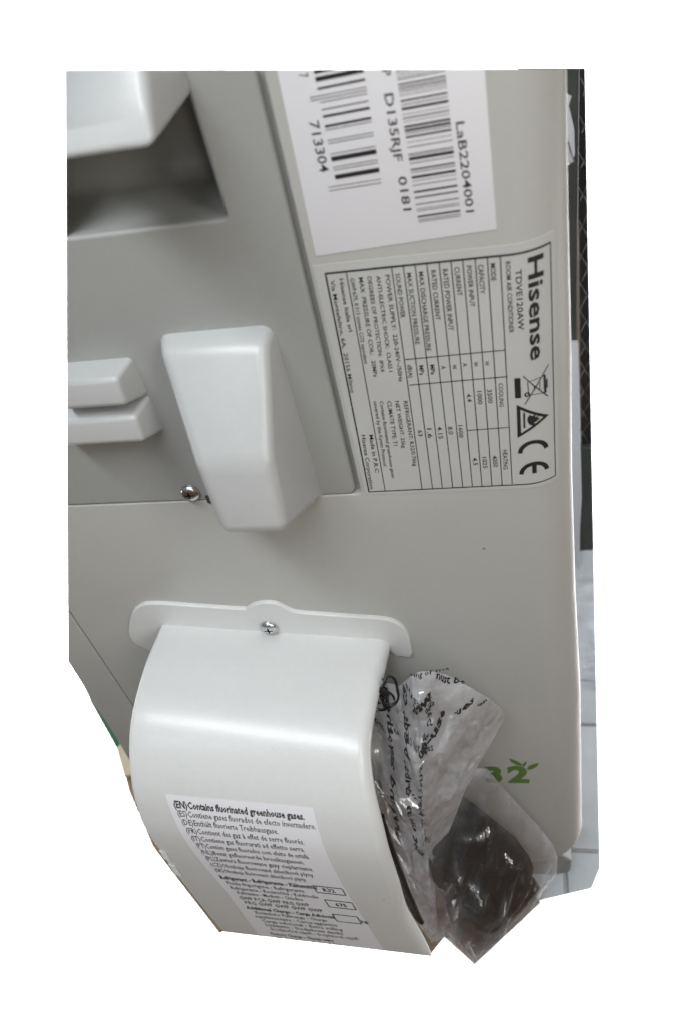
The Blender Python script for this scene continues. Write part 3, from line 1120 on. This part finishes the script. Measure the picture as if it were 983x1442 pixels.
class Bag:
    def __init__(self, P, c, bulge, creases, zs=0.62, fine=0.5, seed=0, facets=0.0):
        # densify outline
        self.P = []
        n = len(P)
        rd = random.Random(seed)
        for i in range(n):
            a, b = Vector(P[i]), Vector(P[(i + 1) % n])
            m_ = max(2, int((b - a).length / 2.2))
            for k in range(m_):
                self.P.append(a.lerp(b, k / m_))
        self.waves = []
        for k in range(6):
            a_ = rd.uniform(0, math.pi)
            lam = rd.choice((13, 19, 27, 38)) * rd.uniform(.85, 1.15)
            self.waves.append((math.cos(a_), math.sin(a_), lam, rd.random(), facets * lam / 27))
        self.c = Vector(c)
        self.bulge, self.cr, self.zs, self.fine, self.seed = bulge, creases, zs, fine, seed

    def crease(self, x, z, k=1.0):
        h = 0
        for cx, cz, ca, sa, L, wd, am in self.cr:
            dx, dz = x - cx, (z - cz) * self.zs
            u, v = dx * ca + dz * sa, -dx * sa + dz * ca
            if abs(v) < wd and abs(u) < 2.2 * L:
                h += am * (1 - abs(v) / wd) * math.exp(-(u / L) ** 2)
        # planar facets: crossing triangle waves on a slightly warped field
        wz = z * self.zs
        wx = x + 5 * noise.noise(Vector((x * .03, wz * .03, self.seed)))
        wz = wz + 5 * noise.noise(Vector((x * .03, wz * .03, self.seed + 7)))
        for dx_, dz_, lam, ph, am in self.waves:
            u = (wx * dx_ + wz * dz_) / lam + ph
            h += am * (abs((u % 1.0) * 2 - 1) - .5) * 2
        q = Vector((x * .06 + self.seed, z * .045, self.seed))
        h += self.fine * (1 - abs(noise.noise(q * 1.0)) * 2) * 2.0
        h += self.fine * (1 - abs(noise.noise(q * 2.6)) * 2) * 0.9
        h += self.fine * (1 - abs(noise.noise(q * 6.0)) * 2) * 0.35
        return h

    def at(self, o, r, side):
        """point on the ray to outline point o at fraction r; side -1 front, +1 back"""
        x = self.c.x + (o.x - self.c.x) * r
        z = self.c.z + (o.z - self.c.z) * r
        y = self.c.y + (o.y - self.c.y) * r
        env = min(1.0, (1 - r) * 3.2)
        if side < 0:
            y -= self.bulge[0] * (1 - r ** 2.4) + self.crease(x, z) * env
        else:
            y += self.bulge[1] * (1 - r ** 2.0) + self.crease(x + 37, z - 11) * env * .7
        return Vector((x, min(y, -1.2), z))

    def front(self, x, z, lift=0.5, k=1.0):
        dx, dz = x - self.c.x, z - self.c.z
        best = 1e9
        bo = None
        n = len(self.P)
        for i in range(n):
            a, b = self.P[i], self.P[(i + 1) % n]
            ax, az, bx, bz = a.x - self.c.x, a.z - self.c.z, b.x - self.c.x, b.z - self.c.z
            det = dx * (az - bz) - dz * (ax - bx)
            if abs(det) < 1e-9: continue
            # solve k*d = a + t*(b-a)
            k = (ax * (az - bz) - az * (ax - bx)) / det
            t = (dx * az - dz * ax) / -det if False else None
            px, pz = k * dx, k * dz
            L2 = (bx - ax) ** 2 + (bz - az) ** 2
            t = ((px - ax) * (bx - ax) + (pz - az) * (bz - az)) / L2
            if k > 0 and -1e-6 <= t <= 1 + 1e-6 and k < best:
                best = k
                bo = a.lerp(b, t)
        if bo is None:
            return Vector((x, self.c.y, z))
        p = self.at(bo, min(.995, 1 / best), -1)
        p.x, p.z = x, z
        p.y -= lift
        return p

    def build(self, name, m, parent, rings=46, sides=(-1, 1)):
        bm = bmesh.new()
        fold = bm.verts.layers.float.new('fold')
        n = len(self.P)
        rim = [bm.verts.new(p) for p in self.P]
        for v in rim:
            v[fold] = 1.0
        for side in sides:
            V = [rim]
            for k in range(1, rings):
                r = 1 - k / rings
                V.append([bm.verts.new(self.at(o, r, side)) for o in self.P])
                for v in V[-1]:
                    v[fold] = r ** 9
            for a, b in zip(V, V[1:]):
                for i in range(n):
                    bm.faces.new((a[i], a[(i + 1) % n], b[(i + 1) % n], b[i]))
            ce = bm.verts.new(self.at(self.P[0], 0.0, side))
            for i in range(n):
                bm.faces.new((V[-1][i], V[-1][(i + 1) % n], ce))
        return obj(name, bm, m, parent, ang=9)


# rubber pieces inside the lower bag
def lump(name, P, c, bulge, m, label, cat, seed, amp=1.6, n=14, fine=.5):
    b = Bag(P, c, bulge, make_creases(seed, P, n, amp), fine=fine, seed=seed)
    o = b.build(name, m, None, rings=40)
    return tag(o, label, cat)


dark = [(-50.1, -20.0, -520.8), (-40.0, -20.0, -539.0), (-32.3, -20.0, -555.9), (-16.4, -20.0, -589.0), (-7.1, -22.0, -619.0), (-3.8, -24.0, -637.5), (-8.1, -34.0, -651.7), (-25.9, -46.0, -692.2), (-53.0, -56.0, -673.8), (-65.5, -58.0, -636.5), (-73.2, -56.0, -583.9), (-74.4, -50.0, -547.4), (-65.0, -36.0, -533.0)]
lump('rubber_wrap', dark, (-42, -34, -590), (6, 6), RUBBER, 'blue-black glossy rubber wrap folded in the lower clear bag', 'rubber wrap', 3, 1.1, 10, .3)
blk = [(-43.8, -40.0, -599.3), (-29.9, -34.0, -605.3), (-15.1, -30.0, -622.5), (-4.1, -27.0, -650.0), (0.4, -28.0, -668.1), (-4.9, -34.0, -680.1), (-17.7, -42.0, -698.3), (-42.0, -58.0, -731.0), (-57.4, -64.0, -735.1), (-66.8, -62.0, -683.3), (-68.5, -58.0, -629.2), (-57.9, -50.0, -605.9)]
lump('rubber_block', blk, (-30, -50, -650), (8, 7), BROWNR, 'brown-black rubber block at the lowest corner of the clear bag', 'rubber block', 8, .7, 6, .15)

low = [(-90.8, -50.0, -525.1), (-71.3, -45.0, -517.5), (-52.3, -30.0, -506.1), (-45.8, -22.0, -491.6), (-38.3, -18.0, -486.2), (-30.4, -16.0, -489.8), (-23.0, -16.0, -513.0), (-11.4, -18.0, -540.6), (1.3, -20.0, -570.1), (10.4, -22.0, -595.8), (13.4, -24.0, -613.1), (12.8, -26.0, -643.7), (7.9, -30.0, -654.3), (2.3, -34.0, -675.2), (-25.5, -60.0, -679.4), (-51.7, -80.0, -692.7), (-60.1, -82.0, -649.9), (-67.1, -84.0, -610.3), (-76.5, -86.0, -622.0), (-82.7, -84.0, -585.8), (-88.1, -75.0, -530.6)]
lb = Bag(low, (-40, -70, -590), (10, 34), make_creases(21, low, 40, 3.0) + [(-22, -525, .53, -.85, 34, 3.0, 5.0), (-30, -520, .5, -.86, 30, 4.0, 4.0), (-62, -575, .6, -.8, 26, 3.5, 6.0), (-50, -612, .85, -.5, 26, 3.5, 6.5),
      (-30, -600, .8, .6, 24, 3.0, 6.0), (-35, -640, .75, .66, 26, 3.5, 6.0), (-45, -570, 1, .05, 26, 2.6, 5.0), (-15, -640, .5, .85, 20, 3.0, 5.0)], fine=.3, seed=4, facets=1.8)
lowbag = lb.build('clear_bag', FILM_B, None, rings=80)
tag(lowbag, 'crumpled clear plastic bag holding black rubber pieces, below the printed bag', 'plastic bag')

up = [(-93.6, -26.0, -392.6), (-83.5, -26.0, -375.5), (-75.1, -28.0, -367.6), (-69.4, -30.0, -367.1), (-64.3, -32.0, -358.0), (-60.4, -33.0, -351.5), (-56.3, -33.0, -348.1), (-50.6, -32.0, -348.9), (-43.4, -30.0, -355.3), (-35.6, -28.0, -366.7), (-23.1, -22.0, -392.5), (-16.2, -14.0, -420.4), (-17.5, -14.0, -431.2), (-26.2, -22.0, -447.0), (-36.8, -28.0, -468.2), (-42.5, -33.0, -480.6), (-49.1, -40.0, -498.9), (-56.5, -47.0, -518.6), (-66.8, -52.0, -531.0), (-71.0, -56.0, -537.0), (-75.2, -60.0, -572.5), (-79.8, -66.0, -629.8), (-77.7, -70.0, -665.2), (-91.5, -64.0, -656.1), (-99.2, -56.0, -588.7), (-107.5, -50.0, -539.8), (-106.4, -42.0, -458.8), (-100.7, -36.0, -415.6)]
ub = Bag(up, (-64, -62, -450), (7, 22), make_creases(5, up, 45, 2.0), fine=0.12, seed=9, facets=2.0)
upbag = ub.build('printed_bag', FILM_A, None, rings=80)
tag(upbag, 'crumpled translucent plastic bag with black suffocation warning print, tucked under the pipe cover', 'plastic bag')
bm = bmesh.new()
BT = [("-ard bag and any other pa", (-84.5, -486), (-77.5, -362), (3.3, 0), 3),
      ("Do not use in cribs, beds, ca", (-74.5, -508), (-67.5, -362), (3.4, 0), 3),
      ("carriages or playpens", (-68.5, -508), (-62.0, -405), (2.4, 0), 1),
      ("draw", (-62.0, -373), (-51.5, -365), (-1.2, 6.6), 5),
      ("nust be", (-49.0, -354.5), (-35.5, -367), (1.2, 4.6), 3),
      ("-ues", (-42.0, -384), (-31.5, -384.5), (0.3, 4.6), 4),
      ("up-use", (-60.0, -401), (-45.5, -381), (-2.0, 4.6), 5),
      ("sing of ma", (-62, -351.5), (-42, -349.8), (0.3, 3.4), 1),
      ("ausage da", (-64.5, -361), (-50, -372), (0.9, 4.2), 1),
      ("dren", (-30.5, -390), (-25.5, -392), (0.2, 2.6), 4),
      ("ap", (-85.5, -387), (-76.0, -380), (-1.6, 5), 2),
      ("bes, nu", (-87.5, -399), (-73, -396), (-.4, 4.5), 2),
      ("do not bes", (-68.5, -395), (-54, -398), (0, 5.5), 1),
      ("ing bag is", (-58.5, -398), (-52.5, -360), (3, 0), 1),
      ("sun act", (-89, -436), (-76, -466), (2.2, 2.6), 2),
      ("beis", (-90, -446), (-81, -478), (2.2, 2.6), 2),
      ("nursing", (-71, -428), (-63, -446), (2.0, 1.6), 0)]
for s, a, e, u, b in BT:
    letter(bm, s, (lambda a, e, u: (lambda t, h: ub.front(a[0] + (e[0] - a[0]) * t + u[0] * h + .8 * math.sin(t * 7 + a[0]), a[1] + (e[1] - a[1]) * t + u[1] * h, .35)))(a, e, u), b, 1)
obj('warning_print', bm, INK, upbag, smooth=False)

# cable coil peeping out between cover and bag
bm = bmesh.new()
tube([(-78.2, -32.0, -365.4), (-73.5, -32.0, -354.7), (-70.5, -31.0, -359.1), (-70.2, -32.0, -368.1), (-70.5, -34.0, -374.2), (-74.2, -36.0, -376.7), (-78.3, -36.0, -373.2)], 0.75, bm)
tube([(-86.3, -36.0, -379.4), (-81.2, -36.0, -382.3), (-76.0, -36.0, -379.1), (-72.0, -34.0, -376.4), (-68.6, -32.0, -373.1)], 0.75, bm)
tube([(-68.4, -32.0, -371.6), (-67.5, -32.0, -376.8), (-69.0, -33.0, -382.6), (-72.8, -35.0, -386.0)], 0.7, bm)
tube([(-76.8, -35.0, -363.2), (-73.6, -33.0, -370.8), (-72.2, -34.0, -377.9)], 0.7, bm)
tube([(-84, -30, -372), (-79, -30, -378), (-77, -32, -372), (-80, -33, -366)], 1.6, bm)
tag(obj('power_cable', bm, CABLE), 'thin black cable coiled loosely between the pipe cover and the printed bag', 'cable')
# rubber edge seal under the cover's free edge
bm = bmesh.new()
tube([(-82.5, -80.0, -417.8), (-81.8, -84.0, -441.8), (-80.9, -87.0, -465.4), (-80.4, -88.0, -492.4), (-78.8, -90.0, -521.1), (-77.9, -90.0, -549.6), (-76.6, -90.0, -562.4)], lambda t: 1.6 + 1.3 * math.sin(math.pi * min(1, .15 + t * .83)), bm, 10)
tag(obj('rubber_seal', bm, RUBBER), 'black rubber sealing strip running down beside the free edge of the pipe cover', 'rubber seal')

# ================================================================ floor and things standing beyond the casing
EDGE['low_v_left'] = ((-101.0, 0, -919.2), (-76.0, 0, -1018.7))
EDGE['low_v_right'] = ((-76.0, 0, -1018.7), (-13.6, 0, -798.6))
bm = box(-118, 120, -75, 400, -752, -743.5)
trim(bm, 'right', 'corner', 'bottom', inside=(-30, 0, -500))
floor = obj('tiled_floor', bm, GROUT, None, smooth=False)
tag(floor, kind='structure')
def tile(x0, x1, y0, y1):
    bm = box(x0, x1, y0, y1, -743.5, -740, 0.8)
    trim(bm, 'right', 'corner', 'bottom', inside=(-30, 0, -500))
    obj('tile', bm, TILE, floor)
tile(-50, 20, -60, 28)
tile(24, 100, -60, 28)
tile(24, 100, 32, 151)
tile(24, 100, 155, 202)
tile(24, 100, 229, 380)
bm = plate([(-130, -60), (-50, -110), (-30, -30), (-60, 10), (-130, 0)], 0, 0, 0)
bm.free()


def flat(P, z0, z1):
    bm = bmesh.new()
    if area2(P) < 0: P = P[::-1]
    a = [bm.verts.new((x, y, z0)) for x, y in P]
    b = [bm.verts.new((x, y, z1)) for x, y in P]
    n = len(P)
    for i in range(n):
        bm.faces.new((a[i], a[(i + 1) % n], b[(i + 1) % n], b[i]))
    tri(bm, faces=[bm.faces.new(a[::-1]), bm.faces.new(b)], ngon_method='EAR_CLIP')
    return bm


bm = flat([(-150, 14), (-128, -44), (-93, -65), (-81, -49), (-55, -68), (0, -16.5), (-20, 4), (-60, 30)], -741.5, -738.5)
tag(obj('cardboard_piece', bm, CARD, None), 'brown cardboard scrap on the floor directly beneath the clear bag', 'cardboard')
bm = flat([(-428, 88), (-413.6, 65), (-391.3, 37), (-369.5, 10.2), (-343, -12), (-284, -60), (-262, -50), (-300, 40), (-360, 110)], -745, -740)
tag(obj('wooden_board', bm, WOOD, None), 'brown wooden board on the ground along the far side of the pipe cover', 'wooden board')
bm = flat([(-442, 110), (-429.4, 90.4), (-422, 79), (-395, 84), (-405, 128), (-430, 128)], -741, -735.5)
tag(obj('cream_card', bm, CREAM, None), 'small cream coloured card lying at the tip of the wooden board', 'card')
bm = flat([(-497, 168.5), (-475.7, 145.7), (-458.5, 127.5), (-443, 111), (-415, 130), (-490, 215)], -741, -736)
tag(obj('green_card', bm, GREENF, None), 'narrow dark green card beside the lower left edge of the casing', 'card')


def standing(name, P, y0, y1, m, label, cat, bev=1.0, cuts=('right',)):
    bm = plate(P, y0, y1, bev, 3)
    trim(bm, *cuts, inside=(-30, 0, -300))
    o = obj(name, bm, m)
    return tag(o, label, cat)


bag_o = standing('mesh_bag', [(44, -100), (90, -100), (90, -520), (66, -600), (61, -642), (56, -578), (48.0, -325.5)], 370, 392, MESHM, 'black mesh bag standing beyond the right edge of the casing', 'bag', 2, ('top', 'right'))
# pale cords quilting the mesh
bm = bmesh.new()
rd = random.Random(2)
for k in range(16):
    z = -190 - k * 26
    tube([(48, 369, z), (56, 367.6, z - 16), (62, 369, z - 30)], 0.5, bm, 6, 3)
    tube([(64, 369, z - 6), (57, 367.6, z - 20), (50, 369, z - 38)], 0.5, bm, 6, 3)
trim(bm, 'top', 'right', inside=(-30, 0, -300))
obj('quilting_cord', bm, mat('grey_cord', (0.045, 0.045, 0.05), 0.4), bag_o)
standing('dark_post', [(5, -100), (44.2, -100), (46.7, -321), (48.3, -424.3), (5, -423.8)], 345, 352, DARKG, 'dark grey-green post between the casing and the mesh bag', 'post', 1.5, ('top', 'right'))
standing('cardboard_strip', [(10, -318.4), (48.2, -319.6), (59.1, -739), (20, -739)], 355, 360, CARD, 'upright brown cardboard strip behind the white board', 'cardboard')
standing('foam_board', [(42.7, -418.1), (48.4, -418.6), (55.9, -610.3), (55.0, -665.2), (56.1, -739), (40, -739)], 338, 343, FOAM, 'upright narrow white foam board standing on the tiles', 'foam board')
standing('metal_box', [(53.8, -560.8), (90, -560.9), (90, -740), (58.2, -740)], 360, 366, DARKG, 'dark grey-green metal box standing below the mesh bag', 'box', 2)
# crinkled white wrapping over the tiles by the box
bm = bmesh.new()
G = []
for i in range(40):
    for j in range(14):
        x = 30 + j * 5.5
        y = 352 - i * 3.9
        h = 6 * abs(noise.noise(Vector((x * .05, y * .03, 2)))) + 4 * abs(noise.noise(Vector((x * .14, y * .09, 5))))
        G.append(bm.verts.new((x, y, -737 + h + (26 * max(0, (y - 330) / 22) if y > 330 else 0))))
for i in range(39):
    for j in range(13):
        bm.faces.new((G[i * 14 + j], G[i * 14 + j + 1], G[(i + 1) * 14 + j + 1], G[(i + 1) * 14 + j]))
trim(bm, 'right', inside=(-30, 0, -500), fill=False)
tag(obj('wrapping_film', bm, FOAM), 'crinkled white wrapping film lying on the tiles in front of the metal box', 'wrapping')
bm = plate(rounded([(19.1, -110.6), (20.4, -119.2), (22.5, -128.1), (22.9, -137.0), (20.6, -141.6), (18.0, -135.5), (16.4, -126.9), (17, -118)], 2), 62, 70, 3, 4)  # small pale rounded piece beside the casing edge
tag(obj('white_fragment', bm, FOAM), 'small glossy white sleeve peeping out beside the top of the casing edge', 'fragment')
